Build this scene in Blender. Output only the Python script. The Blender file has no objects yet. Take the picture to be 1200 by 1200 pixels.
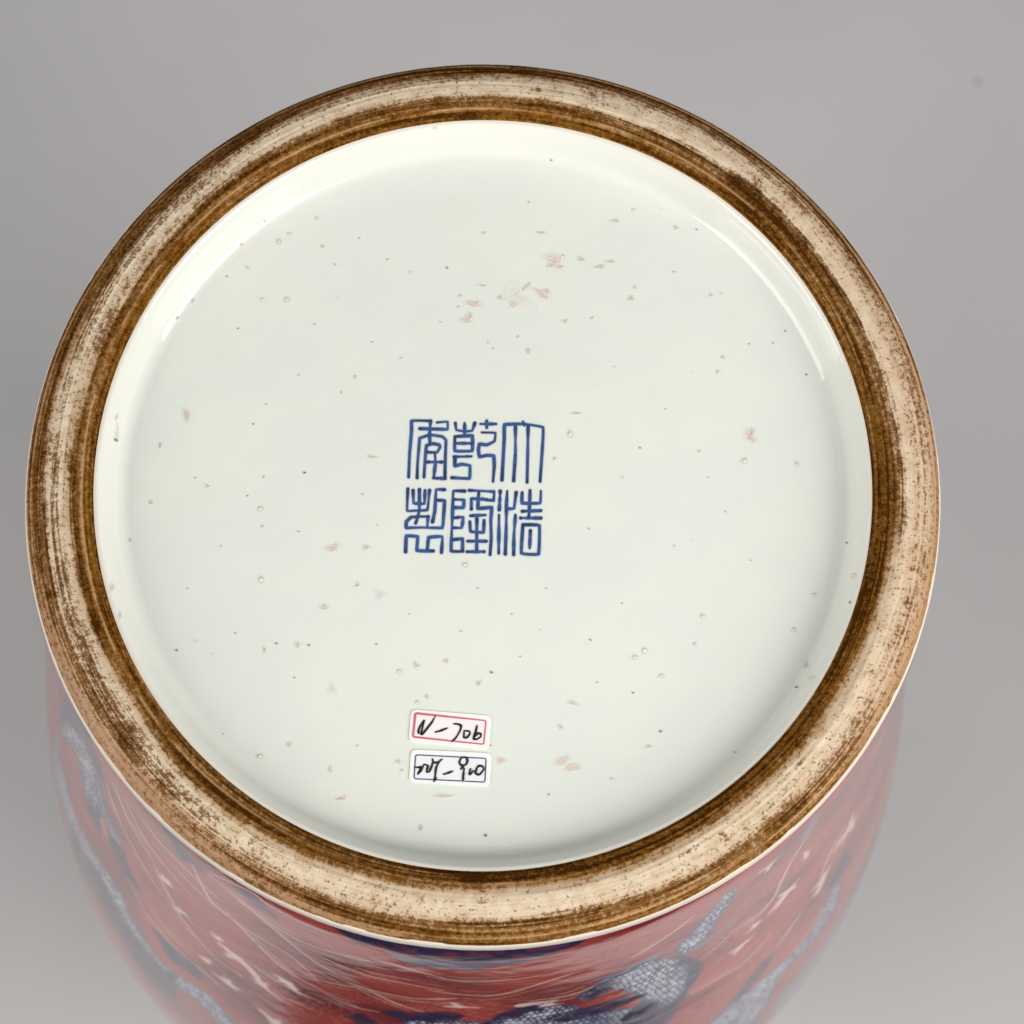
import bpy, math
import numpy as np

S = bpy.context.scene
COL = S.collection
R = 0.1            # foot radius in metres; measured tables below are in foot radii
H = 0.72           # height of the foot's outer edge above the table

# ------------------------------------------------------------------ camera
def set_camera():
    cam = bpy.data.cameras.new("camera")
    o = bpy.data.objects.new("camera", cam)
    COL.objects.link(o)
    from mathutils import Matrix
    right = (0.99973937, 0.02207814, 0.00581002)
    up = (-0.02282982, 0.96682272, 0.25442609)
    back = (0.0, -0.25449242, 0.96707477)
    loc = (0.06428891 * R, -1.33345679 * R, 4.81932267 * R + H)
    o.matrix_world = Matrix(((right[0], up[0], back[0], loc[0]),
                             (right[1], up[1], back[1], loc[1]),
                             (right[2], up[2], back[2], loc[2]),
                             (0, 0, 0, 1)))
    cam.sensor_width = 36.0
    cam.lens = 80.123
    cam.clip_start = 0.02
    cam.clip_end = 60.0
    cam.dof.use_dof = True
    cam.dof.focus_distance = 0.496
    cam.dof.aperture_fstop = 21.0
    S.camera = o
set_camera()

# ------------------------------------------------------------------ light
def set_light():
    w = bpy.data.worlds.new("World")
    S.world = w
    w.use_nodes = True
    bg = w.node_tree.nodes["Background"]
    bg.inputs[0].default_value = (0.95, 0.97, 1.0, 1)
    bg.inputs[1].default_value = 0.28
    from mathutils import Vector
    def softbox(name, az, elev, dist, sx, sy, power, col):
        l = bpy.data.lights.new(name, 'AREA')
        l.shape = 'RECTANGLE'
        l.size, l.size_y = sx, sy
        l.energy = power
        l.color = col
        o = bpy.data.objects.new(name, l)
        a, e = math.radians(az), math.radians(elev)
        d = Vector((math.cos(a) * math.cos(e), math.sin(a) * math.cos(e), math.sin(e)))
        t = Vector((0, 0, H))
        o.location = t + d * dist
        o.rotation_euler = d.to_track_quat('Z', 'Y').to_euler()
        COL.objects.link(o)
    softbox("softbox_right", -30, 34, 0.93, 0.6, 0.8, 12.2, (1.0, 0.972, 0.928))
    softbox("softbox_left", 202, 24, 0.98, 0.6, 0.8, 8.2, (1.0, 0.972, 0.928))
    S.view_settings.view_transform = 'Standard'
    S.view_settings.look = 'None'
    S.view_settings.exposure = 0.0
    S.view_settings.gamma = 1.0
set_light()
S.render.engine = 'CYCLES'
S.cycles.use_denoising = True
S.cycles.denoiser = 'OPENIMAGEDENOISE'
S.cycles.denoising_input_passes = 'RGB_ALBEDO_NORMAL'
S.cycles.denoising_prefilter = 'ACCURATE'
S.cycles.max_bounces = 8

# ------------------------------------------------------------------ traced tables (foot radii; decor in degrees, depth)
SEAL = [[[[-0.1668,0.0235],[-0.1664,0.0787],[-0.1638,0.1309],[-0.1645,0.1535],[-0.1462,0.155],[-0.1228,0.1545]],[[-0.1222,0.1545],[-0.1235,0.1214],[-0.1219,0.1041]],[[-0.1077,0.1513],[-0.0844,0.1536],[-0.0839,0.1362],[-0.0989,0.1359],[-0.1456,0.1362]],[[-0.1479,0.0222],[-0.148,0.055],[-0.146,0.0965],[-0.1449,0.1139],[-0.1251,0.1213],[-0.1152,0.1216],[-0.0951,0.1186],[-0.0865,0.1101],[-0.0868,0.0633],[-0.0863,0.0237]],[[-0.1121,0.022],[-0.0856,0.022]],[[-0.1327,0.0243],[-0.1316,0.0623],[-0.1294,0.0969],[-0.1145,0.1018],[-0.1012,0.0993],[-0.0993,0.0942],[-0.1056,0.0819],[-0.1239,0.0815],[-0.1289,0.0831]],[[-0.1106,0.0818],[-0.1083,0.0594],[-0.1111,0.0231]],[[-0.1282,0.0589],[-0.0933,0.0597]]],[[[-0.0667,0.1506],[-0.0639,0.135],[-0.0455,0.1319],[-0.0289,0.1341],[-0.0233,0.1516]],[[-0.046,0.1511],[-0.0452,0.1215]],[[-0.0668,0.1193],[-0.0285,0.1219],[-0.0276,0.0872],[-0.0658,0.0863],[-0.0668,0.1193]],[[-0.0663,0.1036],[-0.0281,0.1046]],[[-0.0671,0.0724],[-0.0289,0.0744]],[[-0.0653,0.069],[-0.0649,0.0518],[-0.05,0.0556],[-0.0317,0.0526],[-0.0319,0.0233],[-0.0707,0.0241]],[[-0.0109,0.1502],[0.0241,0.151]],[[0.0032,0.1575],[0.0036,0.1418]],[[-0.0071,0.1304],[0.0229,0.1301],[0.0217,0.1109],[0.0053,0.1019],[-0.0114,0.1032],[-0.0137,0.0893],[-0.0106,0.0738],[0.0059,0.0776],[0.0209,0.0763],[0.0225,0.0521],[0.0206,0.0176]]],[[[0.0404,0.0215],[0.0417,0.0664],[0.0432,0.1184],[0.0435,0.1497],[0.0841,0.1524],[0.1293,0.1455],[0.1281,0.0857],[0.125,0.0201]],[[0.0675,0.1468],[0.0689,0.0843],[0.0663,0.0204]],[[0.0959,0.1492],[0.0962,0.085],[0.0962,0.0177]],[[0.084,0.1577],[0.0875,0.149]]],[[[-0.1676,-0.004],[-0.1675,-0.0537],[-0.1494,-0.0532],[-0.123,-0.0509],[-0.1195,-0.0063]],[[-0.1559,-0.0072],[-0.1533,-0.0362],[-0.1301,-0.0367],[-0.1294,-0.0065]],[[-0.142,-0.0051],[-0.1405,-0.0513],[-0.1439,-0.0685],[-0.1478,-0.0822]],[[-0.1193,-0.0662],[-0.1407,-0.0667],[-0.1588,-0.0688],[-0.1683,-0.0793],[-0.1679,-0.0929],[-0.135,-0.0914],[-0.0888,-0.091],[-0.0864,-0.0603],[-0.0857,-0.0295],[-0.1056,-0.0283]],[[-0.0865,-0.0038],[-0.1047,-0.0042],[-0.1056,-0.0266],[-0.1064,-0.0539],[-0.1106,-0.0779]],[[-0.1209,-0.0662],[-0.1219,-0.0884]],[[-0.1677,-0.1472],[-0.1672,-0.1116],[-0.1425,-0.1127],[-0.1431,-0.1432],[-0.1267,-0.1445],[-0.107,-0.144]],[[-0.1202,-0.1427],[-0.1178,-0.1138],[-0.0882,-0.1114],[-0.0888,-0.147]]],[[[-0.0417,-0.0062],[-0.0665,-0.0068],[-0.067,-0.0462],[-0.0674,-0.0905],[-0.0675,-0.1431],[-0.0412,-0.1435]],[[-0.066,-0.0256],[-0.0428,-0.0268],[-0.044,-0.0439],[-0.0654,-0.0444]],[[-0.0664,-0.0683],[-0.0434,-0.0661],[-0.046,-0.09],[-0.0641,-0.0904]],[[-0.065,-0.1176],[-0.0436,-0.1154],[-0.0429,-0.1408]],[[-0.0318,-0.0042],[0.0245,-0.0063],[0.0233,-0.0252],[0.0051,-0.0256]],[[-0.0102,-0.0072],[-0.0109,-0.0448],[0.0188,-0.0424],[0.0178,-0.0715],[0.0198,-0.1122],[0.0181,-0.1496]],[[-0.0263,-0.023],[0.0084,-0.0239]],[[-0.0263,-0.0247],[-0.0257,-0.0469]],[[-0.0269,-0.0623],[0.006,-0.0598]],[[-0.0282,-0.076],[-0.026,-0.098],[0.002,-0.0991],[0.003,-0.0718]],[[-0.0129,-0.0688],[-0.0116,-0.1435]],[[-0.032,-0.1202],[0.0091,-0.1193]],[[-0.033,-0.144],[0.0048,-0.1431]]],[[[0.0371,-0.0043],[0.0361,-0.0472]],[[0.0357,-0.0591],[0.0371,-0.1457]],[[0.0526,-0.004],[0.0518,-0.0434],[0.0684,-0.043],[0.0725,-0.0069]],[[0.0518,-0.0434],[0.0522,-0.0877],[0.0516,-0.1471]],[[0.072,-0.0583],[0.0697,-0.1043],[0.07,-0.1483]],[[0.0858,-0.0066],[0.0863,-0.0306],[0.1259,-0.0296],[0.1271,-0.0022]],[[0.1032,-0.001],[0.1028,-0.0319],[0.1018,-0.0627]],[[0.0867,-0.0494],[0.1279,-0.0467]],[[0.0837,-0.0648],[0.1282,-0.0638]],[[0.0906,-0.08],[0.1253,-0.0809],[0.1248,-0.1454],[0.087,-0.1446],[0.089,-0.08]],[[0.1057,-0.0932],[0.1049,-0.1323]]]]
STICKERS = [{"cen":[-0.0589,-0.5381],"ang":-0.069,"corners":[[-0.0876,0.0353],[0.0863,0.0372],[0.0879,-0.0372],[-0.0866,-0.0353]],"border":[[-0.0775,0.0271],[0.076,0.0249],[0.0758,-0.0268],[-0.0776,-0.0247]],"ink":[[[-0.0661,-0.0167],[-0.0668,-0.0096],[-0.064,0.0004],[-0.0567,0.0137],[-0.0582,0.0031],[-0.0606,-0.0162],[-0.0579,-0.0168],[-0.0504,-0.0059],[-0.0396,0.0114],[-0.0337,0.0255]],[[-0.0306,-0.01],[-0.0202,-0.0064],[-0.0048,0.0016]],[[0.0066,0.0113],[0.0158,0.0117],[0.0236,0.009],[0.0225,-0.0014],[0.0154,-0.0172],[0.0067,-0.0274]],[[0.0311,-0.0012],[0.0321,-0.0157],[0.0385,-0.0153],[0.0441,-0.0065],[0.0423,-0.0017],[0.0315,-0.0012]],[[0.0578,0.0128],[0.0563,0.0007],[0.0531,-0.017],[0.0602,-0.0172],[0.0676,-0.0113],[0.0676,-0.0048],[0.0611,-0.0043],[0.0554,-0.0124]]]},{"cen":[-0.0559,-0.6219],"ang":-0.0303,"corners":[[-0.0866,0.0355],[0.0871,0.0365],[0.0864,-0.0365],[-0.0869,-0.0355]],"border":[[-0.0757,0.0236],[0.076,0.0239],[0.0763,-0.0274],[-0.0759,-0.028]],"ink":[[[-0.0764,-0.0036],[-0.0693,-0.0034],[-0.0623,-0.0024],[-0.0647,-0.0088],[-0.0686,-0.018]],[[-0.0686,-0.018],[-0.0628,-0.0113],[-0.0565,0.0039]],[[-0.0565,0.0039],[-0.0478,0.0014],[-0.0492,-0.0062],[-0.0499,-0.0129]],[[-0.0499,-0.0129],[-0.0444,-0.0111],[-0.0399,-0.0008],[-0.0378,0.0103],[-0.0389,0.0167]],[[-0.0389,0.0167],[-0.036,0.0091],[-0.0271,0.0096],[-0.0177,0.0178]],[[-0.0232,0.0128],[-0.0291,0.0006],[-0.0306,-0.0095],[-0.0309,-0.0196],[-0.0329,-0.0324]],[[-0.0283,-0.0232],[-0.0308,-0.028],[-0.0329,-0.0315]],[[-0.0134,-0.0153],[-0.0048,-0.0125],[0.0069,-0.0071]],[[0.0337,0.0074],[0.0364,0.016],[0.0343,0.0227],[0.0284,0.0239],[0.0226,0.0213],[0.0192,0.0133],[0.0219,0.0077],[0.0269,0.0053],[0.0336,0.0083]],[[0.0328,0.0082],[0.0286,0.0054],[0.0225,-0.0037]],[[0.03,0.0003],[0.0296,-0.0115],[0.0284,-0.0266]],[[0.0313,-0.0217],[0.0288,-0.0265]],[[0.0441,0.0002],[0.0418,-0.0117],[0.0448,-0.0115],[0.0505,-0.0033]],[[0.0582,0.0018],[0.0546,-0.0076],[0.0598,-0.0122],[0.0649,-0.0111],[0.0726,0.0003],[0.0691,0.0063],[0.0622,0.0068],[0.0559,0.0009]]]}]
SPECKS = [[-0.398,0.6328,0.0038,0.0039,"w"],[-0.4586,0.5938,0.0047,0.0039,"w"],[-0.4811,0.5745,0.0057,0.0058,"w"],[-0.5642,0.5621,0.0047,0.0029,"p"],[-0.5497,0.5086,0.0038,0.0039,"w"],[-0.5951,0.4869,0.0023,0.0023,"d"],[-0.6672,0.4255,0.0038,0.0043,"e"],[-0.6994,0.3818,0.0042,0.0039,"e"],[-0.513,0.4334,0.0042,0.0039,"w"],[-0.457,0.4347,0.0057,0.0058,"w"],[-0.5634,0.3627,0.0023,0.0023,"d"],[-0.3813,0.5645,0.0038,0.0029,"p"],[-0.2951,0.2538,0.0028,0.0039,"p"],[-0.5145,0.6195,0.0019,0.0029,"d"],[-0.2986,0.5873,0.0019,0.0019,"d"],[-0.3906,0.377,0.0019,0.0019,"d"],[-0.4322,0.7412,0.0028,0.0019,"d"],[-0.5854,0.6324,0.0019,0.0029,"d"],[0.0857,0.858,0.0047,0.0019,"e"],[-0.0249,0.8574,0.0075,0.0019,"p"],[-0.1306,0.8292,0.0057,0.0019,"p"],[0.1363,0.7869,0.0025,0.0025,"d"],[-0.0146,0.6067,0.0047,0.0025,"p"],[0.116,0.6099,0.0094,0.0029,"p"],[0.2854,0.6432,0.0094,0.0039,"p"],[0.1657,0.5529,0.0047,0.0049,"w"],[0.2086,0.5477,0.0075,0.0049,"p"],[0.2516,0.5301,0.0094,0.0049,"p"],[0.2747,0.5431,0.0075,0.0039,"p"],[-0.0959,0.5196,0.0028,0.0029,"d"],[-0.0133,0.4783,0.0075,0.0023,"p"],[0.0261,0.4505,0.0057,0.0049,"p"],[-0.0649,0.4524,0.0028,0.0029,"p"],[-0.068,0.4257,0.0034,0.0025,"p"],[0.1741,0.3968,0.0057,0.005,"p"],[0.2357,0.4065,0.0028,0.0029,"p"],[0.0926,0.3237,0.0038,0.0058,"p"],[0.0688,0.3576,0.0026,0.0027,"e"],[0.0136,0.3278,0.0023,0.0023,"e"],[0.0017,0.3418,0.0019,0.0019,"e"],[-0.1075,0.388,0.0019,0.0019,"e"],[0.0872,0.6845,0.0019,0.0019,"e"],[-0.2599,0.3375,0.0019,0.0019,"d"],[-0.2324,0.537,0.0019,0.0019,"d"],[-0.179,0.5073,0.003,0.0027,"w"],[0.3261,0.6714,0.0038,0.0039,"w"],[0.3926,0.6731,0.0049,0.005,"w"],[0.4241,0.6299,0.0066,0.0039,"p"],[0.471,0.6269,0.0025,0.0025,"d"],[0.4206,0.5218,0.0045,0.0029,"p"],[0.3316,0.4826,0.0038,0.0027,"p"],[0.3241,0.4557,0.0066,0.0043,"p"],[0.5041,0.4683,0.003,0.0043,"p"],[0.672,0.3864,0.0026,0.0027,"d"],[0.6448,0.3572,0.0021,0.0021,"d"],[0.5908,0.3539,0.0019,0.0019,"d"],[0.531,0.32,0.0038,0.0039,"p"],[0.5195,0.2854,0.0038,0.0039,"p"],[0.7191,0.2841,0.0032,0.0029,"d"],[0.6733,0.5425,0.0057,0.0025,"e"],[-0.7216,0.0838,0.0028,0.0058,"p"],[-0.5173,0.1383,0.0025,0.0025,"d"],[-0.491,0.1849,0.0019,0.0019,"d"],[-0.398,0.0283,0.0034,0.0035,"d"],[-0.6119,-0.0082,0.0038,0.0039,"p"],[-0.522,-0.0276,0.0021,0.0021,"d"],[-0.4923,-0.0562,0.0057,0.0058,"w"],[-0.4846,-0.0969,0.003,0.0031,"e"],[-0.7343,-0.0483,0.0038,0.0039,"p"],[-0.774,-0.1348,0.0034,0.005,"e"],[-0.4883,0.0164,0.0019,0.0029,"e"],[-0.4823,-0.2167,0.0047,0.0082,"w"],[-0.794,-0.2585,0.0038,0.0089,"p"],[-0.3412,-0.2766,0.0057,0.0066,"p"],[-0.405,-0.1067,0.0019,0.0019,"d"],[-0.6395,0.0108,0.0019,0.0019,"d"],[-0.7732,-0.319,0.003,0.0078,"e"],[0.5782,0.0791,0.0057,0.0066,"w"],[0.4775,0.0985,0.0032,0.0033,"p"],[0.3462,0.1033,0.0025,0.0025,"d"],[0.6959,0.074,0.0038,0.005,"w"],[0.8014,-0.1074,0.0026,0.0027,"d"],[0.8077,-0.1922,0.0049,0.0058,"w"],[0.7305,-0.2228,0.0049,0.005,"w"],[0.7974,-0.2538,0.0025,0.0035,"d"],[0.4854,-0.2763,0.0049,0.0047,"w"],[0.3097,-0.2518,0.0019,0.0019,"d"],[0.5923,-0.1491,0.0019,0.0019,"e"],[0.4687,-0.3394,0.0032,0.0033,"p"],[0.3591,-0.3552,0.0057,0.0066,"w"],[0.3388,-0.3708,0.006,0.0047,"w"],[0.3965,-0.411,0.0049,0.0047,"w"],[0.6848,-0.3021,0.0049,0.005,"w"],[0.71,-0.383,0.0045,0.0078,"e"],[0.6873,-0.4324,0.0034,0.0039,"d"],[0.7152,-0.4186,0.0049,0.0054,"w"],[0.3357,-0.4499,0.0025,0.0025,"d"],[0.3954,-0.5325,0.0038,0.0031,"d"],[0.3698,-0.5664,0.0049,0.0039,"p"],[0.2915,-0.6383,0.0042,0.0031,"w"],[0.5553,-0.6304,0.0057,0.0016,"e"],[0.5555,-0.5751,0.0019,0.0019,"d"],[-0.6184,-0.3572,0.0047,0.0043,"g"],[-0.658,-0.3789,0.0032,0.0029,"d"],[-0.532,-0.3381,0.0019,0.0019,"d"],[-0.4418,-0.3587,0.0028,0.0025,"d"],[-0.467,-0.3744,0.0038,0.005,"p"],[-0.3952,-0.3614,0.0057,0.005,"p"],[-0.3711,-0.3609,0.0028,0.0029,"d"],[-0.3993,-0.4332,0.0019,0.0019,"d"],[-0.3169,-0.4556,0.0064,0.0089,"g"],[-0.4665,-0.606,0.0064,0.005,"w"],[-0.4665,-0.606,0.003,0.0027,"d"],[-0.4035,-0.5805,0.0049,0.005,"p"],[-0.3131,-0.6319,0.0053,0.0058,"p"],[-0.2868,-0.6937,0.0094,0.0047,"p"],[-0.2566,-0.579,0.0025,0.0025,"w"],[-0.1722,-0.4147,0.0049,0.0054,"w"],[-0.1357,-0.4007,0.0057,0.0058,"p"],[-0.0711,-0.3898,0.0049,0.005,"p"],[0.0278,-0.412,0.0034,0.0035,"d"],[0.0006,-0.437,0.0045,0.0062,"p"],[-0.1312,-0.4813,0.0042,0.0043,"w"],[-0.1112,-0.4696,0.0045,0.0039,"p"],[0.2048,-0.4754,0.0083,0.0047,"p"],[0.1798,-0.5281,0.0049,0.0035,"p"],[0.0527,-0.6051,0.0064,0.0078,"p"],[-0.1672,-0.612,0.0049,0.0054,"p"],[-0.1593,-0.6302,0.003,0.0027,"p"],[-0.115,-0.7517,0.0053,0.0054,"e"],[-0.115,-0.7535,0.0026,0.0031,"d"],[0.0237,-0.7649,0.0042,0.0043,"d"],[0.0299,-0.5724,0.003,0.0027,"p"],[0.1567,-0.6744,0.0021,0.0021,"d"],[0.2417,-0.3352,0.0025,0.0025,"d"],[-0.2245,-0.3556,0.0021,0.0021,"d"],[0.2024,0.1794,0.0094,0.0031,"p"],[0.1898,0.1313,0.0057,0.0078,"w"],[0.1565,0.0731,0.0028,0.0039,"p"],[-0.2497,0.0674,0.0094,0.0043,"p"],[-0.2551,-0.14,0.0075,0.0047,"p"],[-0.0362,-0.1735,0.0057,0.0058,"w"],[-0.2705,-0.2252,0.0053,0.0043,"p"],[-0.2211,-0.2451,0.0075,0.0097,"g"],[-0.8141,0.1313,0.0023,0.0078,"e"],[-0.8126,0.1094,0.0019,0.0117,"e"],[-0.8147,0.0836,0.0038,0.0047,"d"],[-0.8135,0.0935,0.0025,0.0078,"e"],[0.2578,-0.4292,0.0023,0.0019,"e"],[0.0694,-0.2822,0.0019,0.0019,"e"],[0.1429,-0.2231,0.0019,0.0019,"e"],[-0.1543,-0.2875,0.0019,0.0019,"e"],[0.5362,-0.0397,0.0019,0.0019,"e"],[0.4232,-0.1202,0.0019,0.0019,"e"],[0.2346,-0.0858,0.0019,0.0019,"e"],[-0.3242,0.2169,0.0019,0.0019,"e"],[-0.4216,0.2548,0.0019,0.0019,"e"],[-0.1932,0.3006,0.0019,0.0019,"e"],[0.2871,0.2919,0.0019,0.0019,"e"],[0.4028,0.1942,0.0019,0.0019,"e"],[0.4984,0.0378,0.0019,0.0019,"e"],[-0.0067,-0.2267,0.0019,0.0019,"e"],[0.09,-0.3766,0.0019,0.0019,"e"],[-0.0414,-0.3229,0.0019,0.0019,"e"],[0.3088,0.0333,0.0017,0.0017,"e"],[-0.2672,-0.0196,0.0019,0.0019,"e"],[-0.5743,-0.1437,0.0019,0.0019,"e"],[-0.6418,-0.2415,0.0019,0.0019,"e"],[-0.5461,-0.5597,0.0019,0.0019,"e"]]
FLAWS = [[[0.1484,0.5421,0.0151,0.0155,0],[0.1408,0.5316,0.0094,0.0058,0],[0.1622,0.528,0.0057,0.0039,0]],[[0.1208,0.461,0.0189,0.0078,0.5],[0.1323,0.4675,0.0075,0.0058,0.3]],[[-0.0353,0.4326,0.0151,0.0058,0.1],[-0.0277,0.4349,0.0075,0.0039,0]],[[-0.0479,0.3955,0.0113,0.0097,0],[-0.0404,0.4039,0.0047,0.0058,0]],[[0.5917,0.1349,0.0075,0.0155,-0.25],[0.5956,0.145,0.0057,0.0087,-0.4]],[[0.1847,-0.6021,0.0132,0.0097,0]],[[0.207,-0.6163,0.0151,0.0097,-0.1]],[[-0.0679,-0.6832,0.017,0.0039,-0.05]],[[-0.3282,-0.1437,0.0113,0.0097,-0.5]],[[-0.6669,0.1547,0.0066,0.0155,-0.15]],[[0.0668,0.4495,0.0264,0.0194,0.4],[0.0574,0.4349,0.0113,0.0068,0.2]]]
CRACK = [[0.0931,0.4871],[0.076,0.4702],[0.0645,0.4658],[0.0571,0.4513],[0.0574,0.4369]]
DECOR = {"scale":[[[-68.91,0.83],[-62.69,0.379],[-58.13,0.186],[-56.65,0.278],[-56.02,0.418],[-55.95,0.653],[-56.81,0.917],[-58.02,1.259],[-59.21,1.219],[-60.37,1.104],[-61.85,1.018],[-62.69,0.884],[-63.99,0.841],[-66.81,0.954],[-70.17,1.163]],[[-56.74,0.519],[-56.07,0.69],[-54.76,0.859],[-53.25,0.947],[-51.72,0.985],[-51.03,1.09],[-51.83,1.141],[-53.58,1.077],[-55.36,0.978],[-56.91,0.855],[-57.71,0.718]],[[-73.07,1.435],[-71.19,1.599],[-68.73,1.651],[-66.59,1.739],[-63.48,1.732],[-60.22,1.717],[-56.87,1.665],[-54.27,1.643],[-51.85,1.668],[-49.37,1.756],[-47.05,1.843],[-45.01,1.925],[-42.58,1.912],[-39.51,1.858],[-36.6,1.791],[-34.49,1.794],[-32.84,1.848],[-31.1,1.928],[-29.78,2.046],[-32.84,2.123],[-34.75,2.054],[-36.44,1.991],[-38.46,2.002],[-41.03,2.081],[-43.73,2.157],[-46.4,2.139],[-48.87,2.126],[-51.48,2.093],[-54.27,2.004],[-56.87,1.974],[-59.78,2.066],[-63.06,2.155],[-66.13,2.157],[-68.94,2.134],[-72.51,2.208],[-74.34,2.075],[-75.31,1.85]],[[2.43,0.971],[4.51,0.851],[6.84,0.806],[9.83,0.779],[12.61,0.849],[15.48,0.967],[18.94,1.064],[21.85,1.107],[23.76,1.29],[21.48,1.371],[16.88,1.332],[10.17,1.237],[3.62,1.17]],[[20.11,0.622],[22.3,0.571],[24.7,0.621],[27.9,0.745],[30.02,0.916],[30.12,1.081],[29.13,1.196],[27.96,1.272],[26.15,1.279],[24.24,1.155],[22.32,0.995],[20.42,0.844],[18.04,0.749],[16.97,0.793],[15.32,0.803],[14.16,0.754],[16.27,0.668]],[[26.42,0.596],[27.49,0.538],[29.14,0.476],[30.37,0.356],[31.27,0.265],[32.39,0.175],[33.97,0.197],[33.71,0.319],[32.75,0.405],[32.08,0.516],[31.33,0.614],[29.58,0.665],[27.8,0.688]],[[32.23,1.902],[34.82,1.848],[37.07,1.795],[39.91,1.821],[42.55,1.818],[45.37,1.865],[48.17,1.897],[50.77,1.908],[52.44,1.8],[54.25,1.75],[55.71,1.66],[57.26,1.741],[56.15,1.958],[54.3,2.047],[51.93,2.088],[49.26,2.081],[46.69,2.036],[44.64,2.046],[43.7,2.163],[42.94,2.37],[41.17,2.477],[39.07,2.529]],[[-7.27,0.971],[-5.12,0.921],[-1.88,0.925],[1.34,0.938],[2.45,0.993],[0.36,1.112],[-5.03,1.146],[-7.77,1.108]]],"cloud":[[[-9.94,0.152],[-5.27,0.149],[-0.65,0.145],[4.97,0.132],[9.09,0.133],[7.1,0.197],[3.52,0.226],[0.96,0.254],[-2.14,0.266],[-4.74,0.278],[-7.35,0.259],[-8.92,0.219]],[[27.66,0.619],[30.17,0.651],[32.67,0.65],[34.54,0.623],[35.97,0.619],[35.11,0.695],[33.07,0.712],[30.58,0.733],[28.46,0.718]],[[64.26,2.286],[64.09,2.588],[58.85,2.489],[53.49,2.412],[49.0,2.422],[45.73,2.447],[43.61,2.563],[45.16,2.862],[49.9,2.999],[56.69,3.045],[61.4,2.925],[65.78,2.792]],[[45.09,0.095],[45.97,0.061],[47.04,0.064],[46.9,0.213],[45.84,0.291],[44.59,0.258]],[[16.13,0.569],[19.48,0.581],[22.78,0.524],[25.7,0.534],[24.07,0.596],[20.14,0.644],[16.86,0.694]]],"indigo":[[[-70.29,0.788],[-61.35,0.048],[-57.41,0.029],[-55.52,0.028],[-54.11,0.096],[-54.02,0.319],[-53.92,0.454],[-55.57,0.499],[-57.16,0.427],[-58.76,0.323],[-63.8,0.538],[-69.79,0.974]],[[-59.95,0.965],[-58.61,1.063],[-56.89,0.976],[-57.56,1.264],[-58.75,1.3],[-60.19,1.195]],[[-55.04,1.088],[-52.93,1.027],[-51.0,1.035],[-49.94,1.145],[-47.81,1.287],[-49.61,1.294],[-51.48,1.288],[-53.45,1.228]],[[-45.05,1.576],[-43.11,1.543],[-40.62,1.523],[-38.53,1.514],[-36.79,1.535],[-35.65,1.601],[-37.05,1.649],[-39.38,1.695],[-41.5,1.734],[-43.07,1.709]],[[-40.62,0.051],[-39.34,0.049],[-38.01,0.079],[-36.78,0.12],[-35.45,0.122],[-34.48,0.146],[-35.7,0.197],[-37.56,0.188],[-38.63,0.295],[-39.41,0.162]],[[-30.77,0.085],[-28.67,0.062],[-26.91,0.084],[-25.55,0.111],[-24.57,0.203],[-26.17,0.182],[-27.69,0.172],[-29.41,0.134]],[[-16.27,0.017],[-13.61,0.02],[-10.46,0.019],[-6.33,0.013],[-1.23,0.012],[3.85,0.011],[8.96,0.02],[14.14,0.028],[10.1,0.117],[5.98,0.119],[2.92,0.122],[-0.65,0.145],[-4.75,0.132],[-9.41,0.118],[-12.56,0.126],[-15.19,0.093]],[[-11.11,0.936],[-10.34,0.897],[-7.3,0.876],[-3.54,0.82],[-1.39,0.816],[-0.31,0.844],[-1.89,0.915],[-4.56,0.958],[-6.19,0.956],[-8.35,0.989],[-9.45,0.966]],[[-14.98,1.076],[-13.31,1.009],[-11.62,1.097],[-12.47,1.226],[-14.38,1.223]],[[1.9,0.971],[3.96,0.827],[6.59,0.76],[9.78,0.714],[10.93,0.797],[7.72,0.836],[5.08,0.898],[3.0,1.016]],[[9.98,0.963],[11.58,0.914],[15.43,0.912],[18.8,0.92],[21.07,0.908],[22.9,0.995],[20.62,1.021],[16.65,1.03],[12.78,1.045]],[[21.85,1.107],[23.58,1.085],[24.92,1.248],[27.32,1.243],[28.53,1.222],[27.71,1.407],[26.31,1.492],[24.57,1.578],[20.94,1.43],[20.21,1.214]],[[26.58,0.677],[28.95,0.782],[30.43,0.936],[30.4,1.105],[29.28,1.225],[28.11,1.302],[27.32,1.243],[28.68,1.13],[29.28,1.009],[28.86,0.883]],[[36.76,1.748],[37.8,1.67],[39.41,1.587],[41.25,1.548],[43.5,1.556],[42.1,1.657],[40.71,1.753],[38.76,1.813],[37.09,1.809]],[[57.67,1.34],[59.12,1.548],[59.55,1.672],[58.18,1.642],[56.01,1.59],[54.02,1.57],[53.49,1.466],[54.98,1.43],[56.54,1.402]],[[14.69,0.735],[16.8,0.65],[19.09,0.695],[17.72,0.761],[15.89,0.817]],[[-41.03,1.931],[-43.73,2.007],[-46.4,1.989],[-48.87,1.976],[-51.48,1.943],[-54.27,1.854],[-56.87,1.824],[-59.78,1.916],[-63.06,2.005],[-66.13,2.007],[-66.13,2.497],[-63.06,2.495],[-59.78,2.306],[-56.87,2.314],[-54.27,2.344],[-51.48,2.333],[-48.87,2.466],[-46.4,2.479],[-43.73,2.397],[-41.03,2.421]]]}
STARS = [[58.14,1.075,11],[45.06,0.873,13],[39.37,0.211,8],[47.3,0.587,8],[37.43,1.068,8],[-39.52,0.963,8],[-30.83,1.002,14],[-32.13,1.414,12],[-35.56,1.317,6],[-23.7,0.959,8],[-25.45,1.55,13],[-42.7,0.776,6],[-33.86,0.936,5],[-0.9,0.739,8],[9.83,0.779,10],[52.08,1.273,9],[39.31,0.946,6],[-26.76,1.15,8]]
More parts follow.
